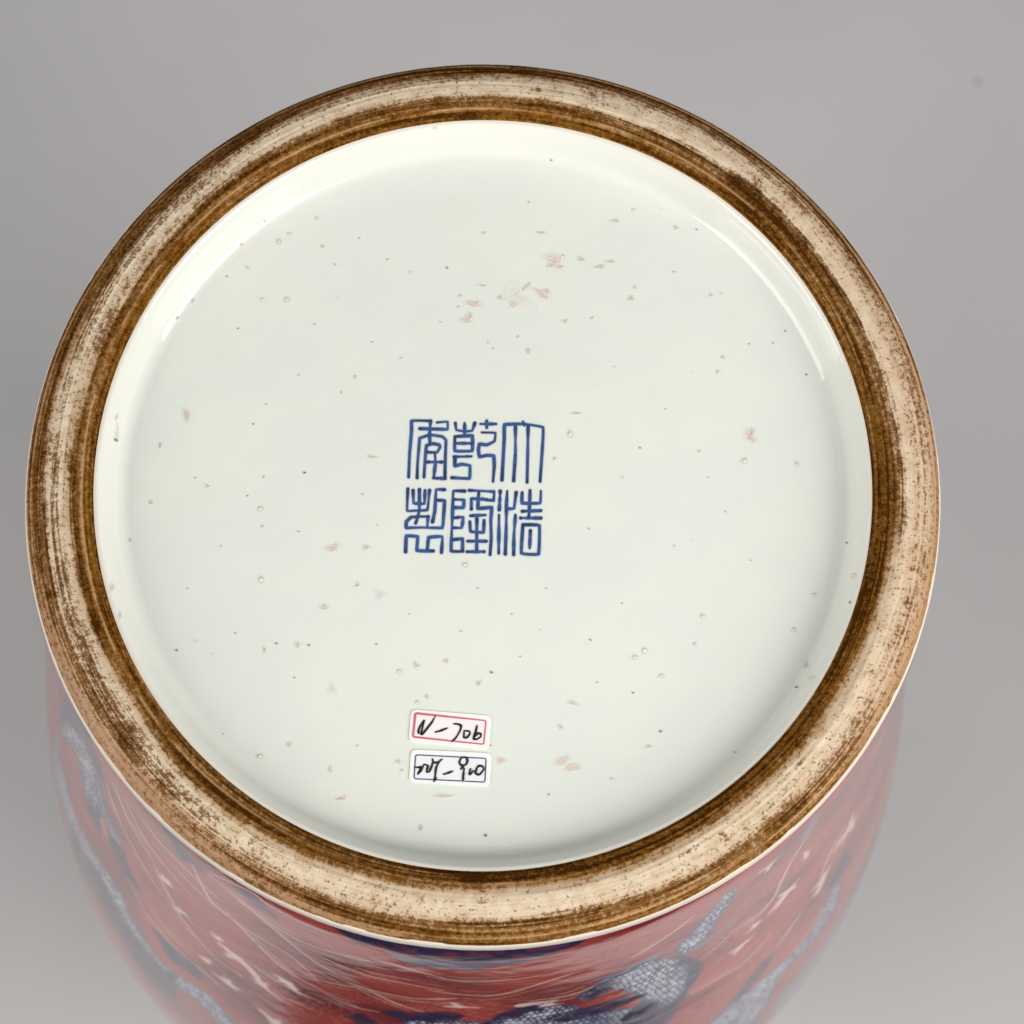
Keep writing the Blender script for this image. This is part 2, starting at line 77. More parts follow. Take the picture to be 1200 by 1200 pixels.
TAILS = [[[-30.83,1.002],[-28.65,1.061],[-26.76,1.172],[-24.3,1.222]],[[-23.7,0.959],[-22.51,1.015],[-21.68,1.025]],[[51.49,1.361],[52.82,1.276],[53.83,1.213]],[[6.79,0.741],[8.93,0.734],[11.09,0.736]],[[58.14,1.075],[56.04,1.066],[54.75,1.103]],[[45.06,0.873],[43.15,0.904],[41.45,0.942]]]
WAVES = [[[-43.94,0.417],[-39.58,0.475],[-32.83,0.547],[-27.77,0.576],[-22.98,0.613],[-19.32,0.767]],[[-44.65,0.704],[-42.06,0.92],[-39.42,1.062],[-34.59,1.192],[-30.06,1.198]],[[-34.48,0.146],[-30.84,0.21],[-26.45,0.324],[-22.39,0.461],[-18.34,0.586],[-13.88,0.641]],[[-37.12,0.141],[-34.62,0.504],[-30.77,0.561],[-25.46,0.762],[-20.73,0.861],[-13.88,0.938]],[[-33.61,0.117],[-27.82,0.046],[-24.59,0.09],[-19.0,0.113],[-13.61,0.111]],[[-29.71,0.255],[-25.01,0.32],[-20.44,0.363],[-13.77,0.336]],[[-29.02,0.973],[-24.55,1.017],[-18.41,1.034]],[[-18.27,0.466],[-12.76,0.516],[-8.11,0.514],[-3.1,0.549]],[[-18.37,0.639],[-13.11,0.684],[-10.59,0.689],[-6.8,0.687],[-3.07,0.645]],[[-12.78,0.687],[-9.27,0.781],[-5.47,0.84]],[[-18.41,0.915],[-15.12,0.951],[-10.56,0.934]],[[-18.18,0.355],[-14.32,0.34],[-9.26,0.305],[-3.15,0.386]],[[-18.4,0.756],[-13.78,0.702]],[[-5.22,0.559],[-0.23,0.587],[3.48,0.59],[9.54,0.485]],[[-5.19,0.676],[-1.48,0.635]],[[-5.25,0.385],[-1.57,0.408],[3.35,0.404],[7.01,0.398],[9.42,0.385]],[[7.46,0.523],[11.11,0.457],[14.17,0.422]],[[7.61,0.696],[13.23,0.703],[16.47,0.651],[20.27,0.585]],[[20.34,0.438],[25.21,0.333],[28.38,0.228]],[[30.36,0.89],[35.62,0.807],[39.75,0.816],[43.96,0.75]],[[27.84,1.267],[33.16,1.293],[38.45,1.326],[42.68,1.236]],[[35.71,0.853],[41.56,0.793],[43.85,0.501],[47.11,0.197]],[[50.83,1.275],[54.96,0.961],[61.3,1.079]],[[44.06,1.503],[48.4,1.38]],[[36.83,1.831],[44.73,1.851],[50.12,1.81],[53.02,1.677]],[[-54.02,0.319],[-52.42,0.634],[-48.22,0.831],[-43.38,1.008]],[[-50.98,0.195],[-49.23,0.504],[-44.6,0.68]],[[-48.94,0.241],[-46.51,0.462],[-42.77,0.559],[-37.76,0.648]],[[-50.34,1.308],[-45.91,1.467],[-41.08,1.508],[-35.95,1.503],[-32.91,1.543]],[[-60.48,0.757],[-58.02,0.963],[-54.66,1.164],[-50.34,1.308]],[[-45.92,1.32],[-41.87,1.393],[-37.39,1.425]],[[-46.2,0.196],[-42.03,0.31],[-36.48,0.367],[-32.34,0.417]]]
FLECKS = [[-16.46,0.285],[-12.65,0.261],[-11.07,0.3],[-23.77,0.275],[-20.99,0.341],[-25.12,0.389],[4.06,0.262],[5.14,0.303],[3.9,0.317],[6.38,0.291],[7.23,0.131],[8.43,0.259],[9.15,0.178],[10.39,0.176],[8.76,0.275],[15.82,0.101],[17.81,0.136],[18.32,0.218],[14.75,0.26],[16.25,0.256],[17.99,0.263],[20.17,0.464],[22.24,0.376],[25.98,0.204],[0.98,0.289],[-0.38,0.279],[-8.4,0.255],[-31.53,0.55],[-27.87,0.675],[-17.95,0.149],[-14.18,0.159],[33.28,0.09],[41.76,0.53],[44.35,0.442],[34.21,0.762]]
FLECK_SPOT = [0.2684,0.4442,0.0004]


# ------------------------------------------------------------------ numeric helpers
def smooth(a, b, x):
    t = np.clip((x - a) / (b - a), 0, 1)
    return t * t * (3 - 2 * t)

def vnoise(x, y, seed, period=None):
    """value noise; x wraps after `period` lattice cells"""
    rng = np.random.default_rng(seed)
    tab = rng.random((256, 256))
    xi, yi = np.floor(x).astype(int), np.floor(y).astype(int)
    fx, fy = x - xi, y - yi
    fx = fx * fx * (3 - 2 * fx)
    fy = fy * fy * (3 - 2 * fy)
    if period:
        x0, x1 = xi % period, (xi + 1) % period
    else:
        x0, x1 = xi % 256, (xi + 1) % 256
    x0, x1 = x0 % 256, x1 % 256
    y0, y1 = yi % 256, (yi + 1) % 256
    return ((tab[x0, y0] * (1 - fx) + tab[x1, y0] * fx) * (1 - fy)
            + (tab[x0, y1] * (1 - fx) + tab[x1, y1] * fx) * fy)

def fbm(x, y, seed, octaves=4, period=None):
    v, a, tot = 0, 1.0, 0
    for k in range(octaves):
        v = v + a * vnoise(x * 2 ** k, y * 2 ** k, seed + k, period * 2 ** k if period else None)
        tot += a
        a *= 0.55
    return v / tot

def seg_dist(px, py, pts):
    """distance to a polyline, and 0..1 position along it"""
    pts = np.asarray(pts, float)
    best = np.full(px.shape, 1e9)
    along = np.zeros(px.shape)
    L = np.hypot(*(pts[1:] - pts[:-1]).T)
    tot = max(L.sum(), 1e-9)
    acc = 0
    for (a, b, l) in zip(pts[:-1], pts[1:], L):
        d = b - a
        t = np.clip(((px - a[0]) * d[0] + (py - a[1]) * d[1]) / max(d @ d, 1e-12), 0, 1)
        q = np.hypot(px - a[0] - t * d[0], py - a[1] - t * d[1])
        m = q < best
        best = np.where(m, q, best)
        along = np.where(m, (acc + t * l) / tot, along)
        acc += l
    return best, along

def spline(pts, n=6, k=0.5):
    """Catmull-Rom through the points; smaller k gives tighter corners"""
    P = np.asarray(pts, float)
    if len(P) < 3:
        return P
    Q = np.vstack([2 * P[0] - P[1], P, 2 * P[-1] - P[-2]])
    out = []
    for i in range(1, len(Q) - 2):
        p0, p1, p2, p3 = Q[i - 1], Q[i], Q[i + 1], Q[i + 2]
        for t in np.linspace(0, 1, n, endpoint=False):
            m1, m2 = k * (p2 - p0), k * (p3 - p1)
            out.append((2 * t ** 3 - 3 * t * t + 1) * p1 + (t ** 3 - 2 * t * t + t) * m1
                       + (3 * t * t - 2 * t ** 3) * p2 + (t ** 3 - t * t) * m2)
    out.append(P[-1])
    return np.array(out)

def poly_sd(px, py, pts):
    """signed distance to a closed polygon, negative inside"""
    P = np.asarray(pts, float)
    Q = np.vstack([P, P[:1]])
    d, _ = seg_dist(px, py, Q)
    inside = np.zeros(px.shape, bool)
    for a, b in zip(Q[:-1], Q[1:]):
        c = (a[1] > py) != (b[1] > py)
        x = (b[0] - a[0]) * (py - a[1]) / (b[1] - a[1] + 1e-12) + a[0]
        inside ^= c & (px < x)
    return np.where(inside, -d, d)

# ------------------------------------------------------------------ mesh helpers
def make(name, verts, faces, mat, parent=None, attrs=None, smooth_shade=True, uv=None):
    me = bpy.data.meshes.new(name)
    verts = np.asarray(verts, np.float32)
    faces = np.asarray(faces, np.int32)
    k = faces.shape[1]
    me.vertices.add(len(verts))
    me.vertices.foreach_set('co', verts.ravel())
    me.loops.add(faces.size)
    me.loops.foreach_set('vertex_index', faces.ravel())
    me.polygons.add(len(faces))
    me.polygons.foreach_set('loop_start', np.arange(0, faces.size, k, dtype=np.int32))
    me.polygons.foreach_set('use_smooth', np.full(len(faces), smooth_shade))
    me.update(calc_edges=True)
    for nm, val in (attrs or {}).items():
        val = np.asarray(val, np.float32)
        if val.ndim == 1:
            a = me.attributes.new(nm, 'FLOAT', 'POINT')
            a.data.foreach_set('value', val)
        else:
            a = me.attributes.new(nm, 'FLOAT_COLOR', 'POINT')
            c = np.ones((len(val), 4), np.float32)
            c[:, :3] = val
            a.data.foreach_set('color', c.ravel())
    me.materials.append(mat)
    o = bpy.data.objects.new(name, me)
    COL.objects.link(o)
    if parent:
        o.parent = parent
    return o

def grid_faces(nr, nc, wrap):
    i = np.arange(nr - 1)[:, None]
    j = np.arange(nc if wrap else nc - 1)[None, :]
    a = i * nc + j
    b = i * nc + (j + 1) % nc
    return np.stack([a, b, b + nc, a + nc], -1).reshape(-1, 4)

def lathe(profile, theta, shift=0.0):
    """rows follow the profile (r, z in foot radii), columns the angle"""
    pr = np.asarray(profile, float)
    r, z = pr[:, 0][:, None], pr[:, 1][:, None]
    x = r * np.cos(theta)[None] + shift * np.minimum(z, 0)
    y = r * np.sin(theta)[None]
    zz = np.broadcast_to(z, x.shape)
    return np.stack([x * R, y * R, H + zz * R], -1).reshape(-1, 3)

def tag(o, label=None, cat=None, kind=None, group=None):
    if label: o['label'] = label
    if cat: o['category'] = cat
    if kind: o['kind'] = kind
    if group: o['group'] = group
    return o

# ------------------------------------------------------------------ material helpers
class M:
    def __init__(self, name):
        self.m = bpy.data.materials.new(name)
        self.m.use_nodes = True
        self.t = self.m.node_tree
        self.p = self.t.nodes['Principled BSDF']
    def n(self, typ, **kw):
        x = self.t.nodes.new(typ)
        for k, v in kw.items():
            setattr(x, k, v)
        return x
    def l(self, a, b):
        self.t.links.new(a, b)
    def put(self, sock, v):
        if isinstance(v, bpy.types.NodeSocket):
            self.l(v, sock)
        else:
            sock.default_value = v
    def attr(self, name, out='Fac'):
        return self.n('ShaderNodeAttribute', attribute_name=name).outputs[out]
    def math(self, op, a, b=0.0, c=0.0):
        x = self.n('ShaderNodeMath', operation=op)
        for s, v in zip(x.inputs, (a, b, c)):
            self.put(s, v)
        return x.outputs[0]
    def mix(self, f, a, b):
        x = self.n('ShaderNodeMix', data_type='RGBA')
        self.put(x.inputs[0], f); self.put(x.inputs[6], a); self.put(x.inputs[7], b)
        return x.outputs[2]
    def step(self, a, b, v):
        x = self.n('ShaderNodeMapRange', interpolation_type='SMOOTHSTEP')
        self.put(x.inputs[0], v); self.put(x.inputs[1], a); self.put(x.inputs[2], b)
        return x.outputs[0]
    def noise(self, scale, detail=3, rough=0.55, vec=None):
        x = self.n('ShaderNodeTexNoise')
        x.inputs['Scale'].default_value = scale
        x.inputs['Detail'].default_value = detail
        x.inputs['Roughness'].default_value = rough
        if vec is None:
            vec = self.n('ShaderNodeTexCoord').outputs['Object']
        self.l(vec, x.inputs['Vector'])
        return x.outputs[0]
    def bump(self, h, strength, dist):
        x = self.n('ShaderNodeBump')
        x.inputs['Strength'].default_value = strength
        x.inputs['Distance'].default_value = dist
        self.l(h, x.inputs['Height'])
        self.l(x.outputs[0], self.p.inputs['Normal'])
    def set(self, **kw):
        for k, v in kw.items():
            self.put(self.p.inputs[k.replace('_', ' ')], v)
        return self.m

def rgba(r, g, b):
    return (r, g, b, 1)

GLAZE = rgba(0.735, 0.765, 0.700)
def glaze_nodes(m):
    """bluish-white porcelain glaze, shared by the recess, the seal and the specks"""
    big = m.noise(38, 4, 0.6)
    base = m.mix(m.step(0.38, 0.66, big), rgba(0.660, 0.694, 0.640), rgba(0.694, 0.712, 0.650))
    pk = m.noise(60, 2, 0.5)
    base = m.mix(m.math('MULTIPLY', m.step(0.55, 0.72, pk), 0.25), base, rgba(0.70, 0.665, 0.61))
    fine = m.noise(900, 2, 0.6)
    base = m.mix(m.math('MULTIPLY', m.step(0.62, 0.74, fine), 0.10), base, rgba(0.42, 0.45, 0.42))
    return base

def glaze_bump(m):
    h = m.noise(160, 3, 0.5)
    m.bump(h, 0.05, 0.002)

def mat_glaze():
    m = M('porcelain_glaze')
    base = glaze_nodes(m)
    base = m.mix(m.attr('iron'), base, rgba(0.72, 0.42, 0.22))
    base = m.mix(m.attr('cream'), base, rgba(0.675, 0.68, 0.625))
    glaze_bump(m)
    return m.set(Base_Color=base, Roughness=0.07, IOR=1.5)

def mat_seal():
    m = M('cobalt_seal')
    base = glaze_nodes(m)
    ink = m.attr('ink')
    halo = m.attr('halo')
    pool = m.attr('pool')
    mott = m.noise(1500, 2, 0.6)
    blue = m.mix(m.step(0.25, 0.85, m.math('ADD', pool, m.math('MULTIPLY', m.math('SUBTRACT', mott, 0.5), 0.8))),
                 rgba(0.014, 0.072, 0.250), rgba(0.002, 0.013, 0.075))
    base = m.mix(m.math('MULTIPLY', halo, 0.45), base, rgba(0.30, 0.42, 0.66))
    base = m.mix(ink, base, blue)
    glaze_bump(m)
    return m.set(Base_Color=base, Roughness=0.13, IOR=1.48)

def mat_speck():
    m = M('kiln_speck_glaze')
    base = glaze_nodes(m)
    base = m.mix(m.attr('mask'), base, m.attr('Col', 'Color'))
    glaze_bump(m)
    return m.set(Base_Color=base, Roughness=0.16, IOR=1.48)

def mat_clay():
    m = M('bare_clay_foot')
    D, T, A = m.attr('dark'), m.attr('tan'), m.attr('pink')
    g1 = m.noise(2300, 3, 0.65)
    g2 = m.noise(900, 3, 0.65)
    g3 = m.noise(330, 4, 0.6)
    cream = m.mix(m.step(0.35, 0.7, g3), rgba(0.635, 0.535, 0.405), rgba(0.545, 0.42, 0.285))
    cream = m.mix(m.math('MULTIPLY', A, 0.8), cream, rgba(0.50, 0.315, 0.195))
    tan = m.mix(m.step(0.35, 0.65, g2), rgba(0.290, 0.136, 0.034), rgba(0.195, 0.083, 0.014))
    tan = m.mix(A, tan, rgba(0.40, 0.255, 0.165))
    col = m.mix(T, cream, tan)
    spk = m.math('ADD', D, m.math('ADD', m.math('MULTIPLY', m.math('SUBTRACT', g1, 0.5), 1.35),
                                  m.math('MULTIPLY', m.math('SUBTRACT', g2, 0.5), 1.6)))
    olive = m.mix(m.step(0.4, 0.65, g3), rgba(0.145, 0.059, 0.006), rgba(0.115, 0.041, 0.006))
    col = m.mix(m.math('MULTIPLY', m.step(0.24, 0.74, spk), 0.88), col, olive)
    col = m.mix(m.math('MULTIPLY', m.step(0.74, 1.25, spk), 0.88), col, rgba(0.032, 0.010, 0.001))
    col = m.mix(m.attr('line'), col, rgba(0.52, 0.33, 0.17))  # pale ridge lines, wear plus caught light put into the clay colour
    dots = m.step(0.655, 0.72, m.noise(1250, 1, 0.5))
    col = m.mix(m.math('MULTIPLY', dots, 0.75), col, rgba(0.10, 0.055, 0.022))
    h = m.math('ADD', m.math('MULTIPLY', g1, 0.5), m.math('MULTIPLY', g2, 0.5))
    m.bump(h, 0.35, 0.0004)
    return m.set(Base_Color=col, Roughness=0.65, IOR=1.3, Specular_IOR_Level=0.0)

def mat_decor():
    m = M('painted_glaze')
    col = m.attr('Col', 'Color')
    v = m.noise(420, 3, 0.6)
    col2 = m.mix(m.math('MULTIPLY', m.step(0.4, 0.7, v), 0.14), col, rgba(0.16, 0.02, 0.02))
    h = m.noise(75, 2, 0.5)
    m.bump(h, 0.05, 0.004)
    return m.set(Base_Color=col2, Roughness=0.09, IOR=1.38)

def mat_paper():
    m = M('sticker_paper')
    f = m.noise(2500, 2, 0.5)
    col = m.mix(m.math('MULTIPLY', f, 0.25), rgba(0.80, 0.80, 0.77), rgba(0.75, 0.75, 0.72))
    col = m.mix(m.attr('panel'), col, m.attr('Col', 'Color'))
    return m.set(Base_Color=col, Roughness=0.45, IOR=1.4)

def mat_ink(name, col, rough=0.4):
    m = M(name)
    v = m.noise(3000, 2, 0.5)
    c = m.mix(m.math('MULTIPLY', v, 0.5), rgba(*col), rgba(*[min(1, q * 1.6 + 0.012) for q in col]))
    return m.set(Base_Color=c, Roughness=rough)

def mat_backdrop():
    m = M('backdrop_paper')
    f = m.noise(5.0, 4, 0.55)
    g = m.noise(700, 2, 0.5)
    col = m.mix(m.step(0.3, 0.7, f), rgba(0.568, 0.561, 0.566), rgba(0.598, 0.591, 0.596))
    col = m.mix(m.math('MULTIPLY', g, 0.12), col, rgba(0.45, 0.44, 0.43))
    m.bump(g, 0.1, 0.0006)
    return m.set(Base_Color=col, Roughness=0.75)

# ------------------------------------------------------------------ setting: backdrop sheet with a swept back
def build_backdrop():
    y0, y1, rad, top = -0.285, 1.15, 0.55, 1.9
    prof = [(y, 0.0) for y in np.linspace(y0, y1, 12)]
    for a in np.linspace(0, math.pi / 2, 24)[1:]:
        prof.append((y1 + rad * math.sin(a), rad - rad * math.cos(a)))
    for z in np.linspace(rad, top, 6)[1:]:
        prof.append((y1 + rad, z))
    xs = np.linspace(-2.2, 2.2, 24)
    v, n = [], len(xs)
    for (y, z) in prof:
        for x in xs:
            v.append((x, y, z))
    # thickness: a second skin 3 mm behind, closed along the front edge
    f = grid_faces(len(prof), n, False)
    o = make('backdrop', v, f[:, ::-1] if False else f, mat_backdrop())
    sol = o.modifiers.new('sheet', 'SOLIDIFY')
    sol.thickness = 0.003
    sol.offset = -1
    tag(o, 'pale warm grey studio backdrop sheet under and behind the vase', None, 'structure')
    # one dark fleck of dust on the sheet
    return o
build_backdrop()

def build_fleck():
    """a crumb of dirt lying on the sheet, upper right"""
    rng = np.random.default_rng(3)
    nu, nv = 12, 7
    v = []
    for i in range(nv):
        ph = math.pi * i / (nv - 1) / 2
        for j in range(nu):
            a = 2 * math.pi * j / nu
            k = 1 + 0.35 * math.sin(2 * a + 1) + 0.15 * rng.normal()
            rr = 0.0012 * math.cos(ph) * max(k, .3) + 1e-5
            v.append((rr * math.cos(a), rr * math.sin(a) * .8, 0.0009 * math.sin(ph) + 0.0002))
    m = M('dirt_crumb')
    n = m.noise(900, 3, 0.6)
    mat = m.set(Base_Color=m.mix(n, rgba(0.22, 0.23, 0.20), rgba(0.34, 0.34, 0.31)), Roughness=0.9)
    o = make('dirt_fleck', v, grid_faces(nv, nu, True), mat)
    o.location = FLECK_SPOT
    tag(o, 'tiny dark fleck of dirt lying on the grey backdrop right of the vase', 'fleck')

def build_added_floor():
    """the dark floor of the room below the sheet's front edge; the glazed body mirrors it"""
    m = M('added_dark_floor')
    n = m.noise(3.0, 4, 0.6)
    mat = m.set(Base_Color=m.mix(n, rgba(0.035, 0.033, 0.031), rgba(0.06, 0.056, 0.052)), Roughness=0.8)
    xs = np.linspace(-3, 3, 7)
    v = [(x, y, -0.75) for y in np.linspace(-4, 3, 8) for x in xs]
    o = make('floor', v, grid_faces(8, 7, False), mat)  # out of view, added only to be mirrored in the glaze
    tag(o, None, None, 'structure')
build_added_floor()
build_fleck()

# ------------------------------------------------------------------ the vase
vase = bpy.data.objects.new('vase', None)
COL.objects.link(vase)
vase.location = (0, 0, 0)
tag(vase, 'large porcelain vase standing upside down, white glazed base up, red and blue dragon body', 'vase')

G_MAT, SEAL_MAT, SPECK_MAT, CLAY_MAT, DECOR_MAT = mat_glaze(), mat_seal(), mat_speck(), mat_clay(), mat_decor()

def resample(prof, n, power=None):
    P = spline(prof, 12)
    L = np.concatenate([[0], np.cumsum(np.hypot(*(P[1:] - P[:-1]).T))])
    s = np.linspace(0, 1, n) * L[-1]
    return np.stack([np.interp(s, L, P[:, 0]), np.interp(s, L, P[:, 1])], 1)

RECESS = [(0.0, -0.052), (0.25, -0.053), (0.5, -0.0545), (0.66, -0.0550), (0.768, -0.0549), (0.792, -0.0518), (0.807, -0.043),
          (0.815, -0.029), (0.821, -0.013), (0.828, 0.003), (0.835, 0.0145), (0.8415, 0.0230), (0.8500, 0.0258)]
RING = [(0.8492, 0.0255), (0.857, 0.0340), (0.872, 0.0410), (0.890, 0.0455), (0.908, 0.0475), (0.928, 0.0465),
        (0.950, 0.0410), (0.968, 0.0325), (0.984, 0.0205), (0.994, 0.010), (1.0005, -0.001)]
_rp = spline(RECESS, 12)
def floor_z(r):
    return np.interp(r, _rp[:, 0], _rp[:, 1])

def build_base():
    th = np.linspace(0, 2 * math.pi, 720, endpoint=False)
    inner = [(r, float(floor_z(r))) for r in np.linspace(0.004, 0.70, 34)]
    outer = resample(RECESS[4:], 80)
    prof = np.vstack([inner, outer])
    v = lathe(prof, th)
    r = np.repeat(prof[:, 0], len(th))
    t = np.tile(th, len(prof))
    # wavy glaze line along the bare clay
    j = fbm(t / (2 * math.pi) * 60, t * 0, 31, 4, 60)
    edge = smooth(0.8390, 0.8465, r + (j - 0.5) * 0.008)
    top = 0.5 + 0.5 * np.sin(t + 0.5)
    cream = smooth(0.795, 0.815, r) * 0.8
    faces = grid_faces(len(prof), len(th), True)
    return make('recessed_base', v, faces, G_MAT, vase, {'iron': edge * 0.8, 'cream': cream})
build_base()

KN = [0, .08, .16, .22, .28, .34, .40, .5, .6, .68, .75, .82, .87, .92, 1]
AZ = [0, 45, 90, 135, 180, 215, 250, 270, 310, 340]
DARK = [[.85, .88, .85, .85, .82, .74, .26, .16, .26, .36, .40, .46, .06, .30, .25],
        [.90, .92, .74, .88, .85, .75, .22, .14, .28, .40, .62, .92, .10, .65, .65],
        [.72, .78, .45, .80, .60, .35, .14, .12, .24, .66, .90, .92, .70, .90, .95],
        [.74, .80, .40, .88, .82, .42, .24, .22, .50, .88, .95, .92, .52, .97, 1.0],
        [.74, .76, .42, .85, .78, .26, .16, .45, .40, .66, .88, .88, .55, .62, .50],
        [.72, .78, .55, .88, .62, .14, .38, .60, .56, .62, .36, .20, .16, .15, .35],
        [.82, .92, .86, .90, .52, .14, .14, .18, .24, .58, .70, .56, .42, .40, .40],
        [.92, .92, .90, .74, .36, .14, .10, .12, .22, .76, .44, .78, .40, .62, .66],
        [.92, .92, .86, .84, .46, .18, .12, .14, .28, .50, .70, .66, .28, .58, .58],
        [.88, .92, .86, .78, .40, .12, .10, .16, .26, .34, .38, .32, .06, .22, .18]]
TAN_IN = [.95, .95, .90, .88, .75, .40, .10, .08, .16]
TAN = [TAN_IN + q for q in (
    [.25, .35, .45, .70, .90, .90], [.30, .50, .80, .80, .90, .90], [.70, .92, .95, .90, .95, .95], [.90, .95, .95, .90, .95, .95],
    [.70, .90, .92, .85, .88, .88], [.70, .85, .92, .95, .95, .95], [.50, .75, .85, .90, .92, .95], [.60, .85, .92, .95, .95, .95],
    [.45, .70, .80, .85, .92, .95], [.30, .40, .55, .80, .90, .92])]
PINK_AZ = [.55, .45, .35, .55, .55, 1.0, .55, .05, .05, .45]

def build_ring():
    nt, ns = 1900, 104
    th = np.linspace(0, 2 * math.pi, nt, endpoint=False)
    prof = resample(RING, ns)
    s1 = np.linspace(0, 1, ns)
    sg, tg = np.meshgrid(s1, th, indexing='ij')
    tt = tg / (2 * math.pi)
    # band edges wander with the angle
    warp = (fbm(tt * 22, sg * 2 + 3, 5, 4, 22) - 0.5) * 0.16 + (fbm(tt * 130, sg * 3, 9, 3, 130) - 0.5) * 0.05
    s = np.clip(sg + warp * np.sin(np.pi * np.clip(sg * 1.1, 0, 1)) * (1 - 0.75 * smooth(.72, .86, sg)), 0, 1)
    def table(rows):
        az = np.degrees(tg)
        A = np.array(AZ + [360], float)
        k = np.clip(np.searchsorted(A, az, side='right') - 1, 0, len(AZ) - 1)
        f = (az - A[k]) / (A[k + 1] - A[k])
        f = smooth(0, 1, f)
        cols = np.array(rows)
        lo = np.zeros(s.shape); hi = np.zeros(s.shape)
        for q in range(len(AZ)):
            m = k == q
            lo[m] = np.interp(s[m], KN, cols[q])
            hi[m] = np.interp(s[m], KN, cols[(q + 1) % len(AZ)])
        return lo * (1 - f) + hi * f
    dark = table(DARK)
    # turning marks: fine streaks along the ring
    streak = fbm(tt * 14, sg * 26, 41, 3, 14) - 0.5
    streak2 = fbm(tt * 40, sg * 50, 45, 2, 40) - 0.5
    clump = fbm(tt * 150, sg * 4.0, 51, 4, 150) - 0.5
    # crisp turned lines: narrow in s, long in angle
    l1 = fbm(tt * 17, sg * 46, 141, 3, 17)
    l2 = fbm(tt * 23, sg * 30, 151, 3, 23)
    turned = smooth(.52, .72, l1) * 0.36 - smooth(.50, .72, 1 - l1) * 0.30 + smooth(.55, .75, l2) * 0.22
    blot = smooth(0.62, 0.78, fbm(tt * 46, sg * 3.2, 57, 3, 46))
    dark = dark + streak * 0.46 + streak2 * 0.36 + clump * 0.34 + turned * smooth(.22, .55, dark) + blot * 0.28 * smooth(.15, .45, dark)
    tan = table(TAN) + streak * 0.35 + clump * 0.2
    pink = np.interp(np.degrees(tg), AZ + [360], PINK_AZ + [PINK_AZ[0]]) * (0.8 + clump) * smooth(np.where(np.cos(tg + .3) > .3, .36, .60), np.where(np.cos(tg + .3) > .3, .56, .74), s)
    # ridges: wear and the light they catch, painted as thin pale lines
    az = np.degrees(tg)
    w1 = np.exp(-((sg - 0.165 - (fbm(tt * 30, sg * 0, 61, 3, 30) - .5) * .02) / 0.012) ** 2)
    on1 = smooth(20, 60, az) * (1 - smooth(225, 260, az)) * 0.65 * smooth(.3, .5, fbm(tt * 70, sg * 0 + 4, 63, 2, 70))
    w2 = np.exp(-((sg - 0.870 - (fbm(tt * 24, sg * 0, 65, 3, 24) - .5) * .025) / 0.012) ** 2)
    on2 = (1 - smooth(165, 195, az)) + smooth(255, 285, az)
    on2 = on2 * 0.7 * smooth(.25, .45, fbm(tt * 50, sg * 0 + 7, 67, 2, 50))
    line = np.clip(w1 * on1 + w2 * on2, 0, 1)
    # a few strong stains seen on the ring (azimuth deg, s, half widths, strength)
    for a0, s0, da, ds, k in [(46, .20, 4, .20, .5), (49, .42, 2.2, .12, .5), (52, .30, 1.2, .1, .5), (97, .30, 2, .12, .4),
                              (178, .36, 1.2, .1, .5), (203, .30, .9, .10, .6), (206, .42, 2, .1, .3), (84, .45, .9, .05, .5), (299, .42, 1.2, .035, .7),
                              (258, .52, 2.0, .06, .25), (135, .45, 2.5, .08, .3), (318, .38, 1.2, .06, .35), (271, .28, 1.2, .14, .45),
                              (112, .3, 1.5, .1, .3), (304, .46, .8, .05, .8), (281, .60, 2.2, .02, .6), (76, .52, .5, .05, .8), (263.5, .45, .5, .05, .6), (266, .5, .8, .05, .4), (334, .5, .25, .03, .9), (197, .72, .4, .09, .7), (186, .62, 1.0, .05, .4), (160, .33, 3, .1, .35), (228, .5, 4, .16, .25), (240, .45, 3, .12, .25)]:
        dd = ((az - a0 + 180) % 360 - 180) / da
        dark = dark + k * np.exp(-dd ** 2 - ((sg - s0) / ds) ** 2) * (0.7 + clump)
    v = lathe(prof, th).reshape(ns, nt, 3)
    # uneven wear: shallow radial relief
    bumpz = (fbm(tt * 40, sg * 5, 71, 4, 40) - 0.5) * 0.0022 + (streak * 0.0040) + (w1 + w2) * 0.0026
    fade = np.sin(np.pi * sg) ** 0.5
    v[:, :, 2] += bumpz * fade * R
    # chips where the glaze meets the outer edge
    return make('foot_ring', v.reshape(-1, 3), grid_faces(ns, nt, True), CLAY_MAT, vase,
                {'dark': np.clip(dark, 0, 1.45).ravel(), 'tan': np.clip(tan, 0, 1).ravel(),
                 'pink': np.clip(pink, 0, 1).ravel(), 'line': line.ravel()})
build_ring()

# body silhouette (radius against depth below the foot)
def body_r(d):
    d = np.asarray(d, float)
    r = 1.0118 + .0724 * d + .0625 * d * d - .0129 * d ** 3 - .007 * np.exp(-(d - .021) / .045)
    low = np.interp(d, [4.2, 4.6, 5.0, 5.4, 5.8, 6.2, 6.6, 6.9, 7.1, 7.196],
                    [1.46, 1.44, 1.36, 1.20, 1.00, .82, .72, .72, .79, .81])
    k = smooth(4.0, 4.5, d)
    return r * (1 - k) + low * k
KX = -0.0186

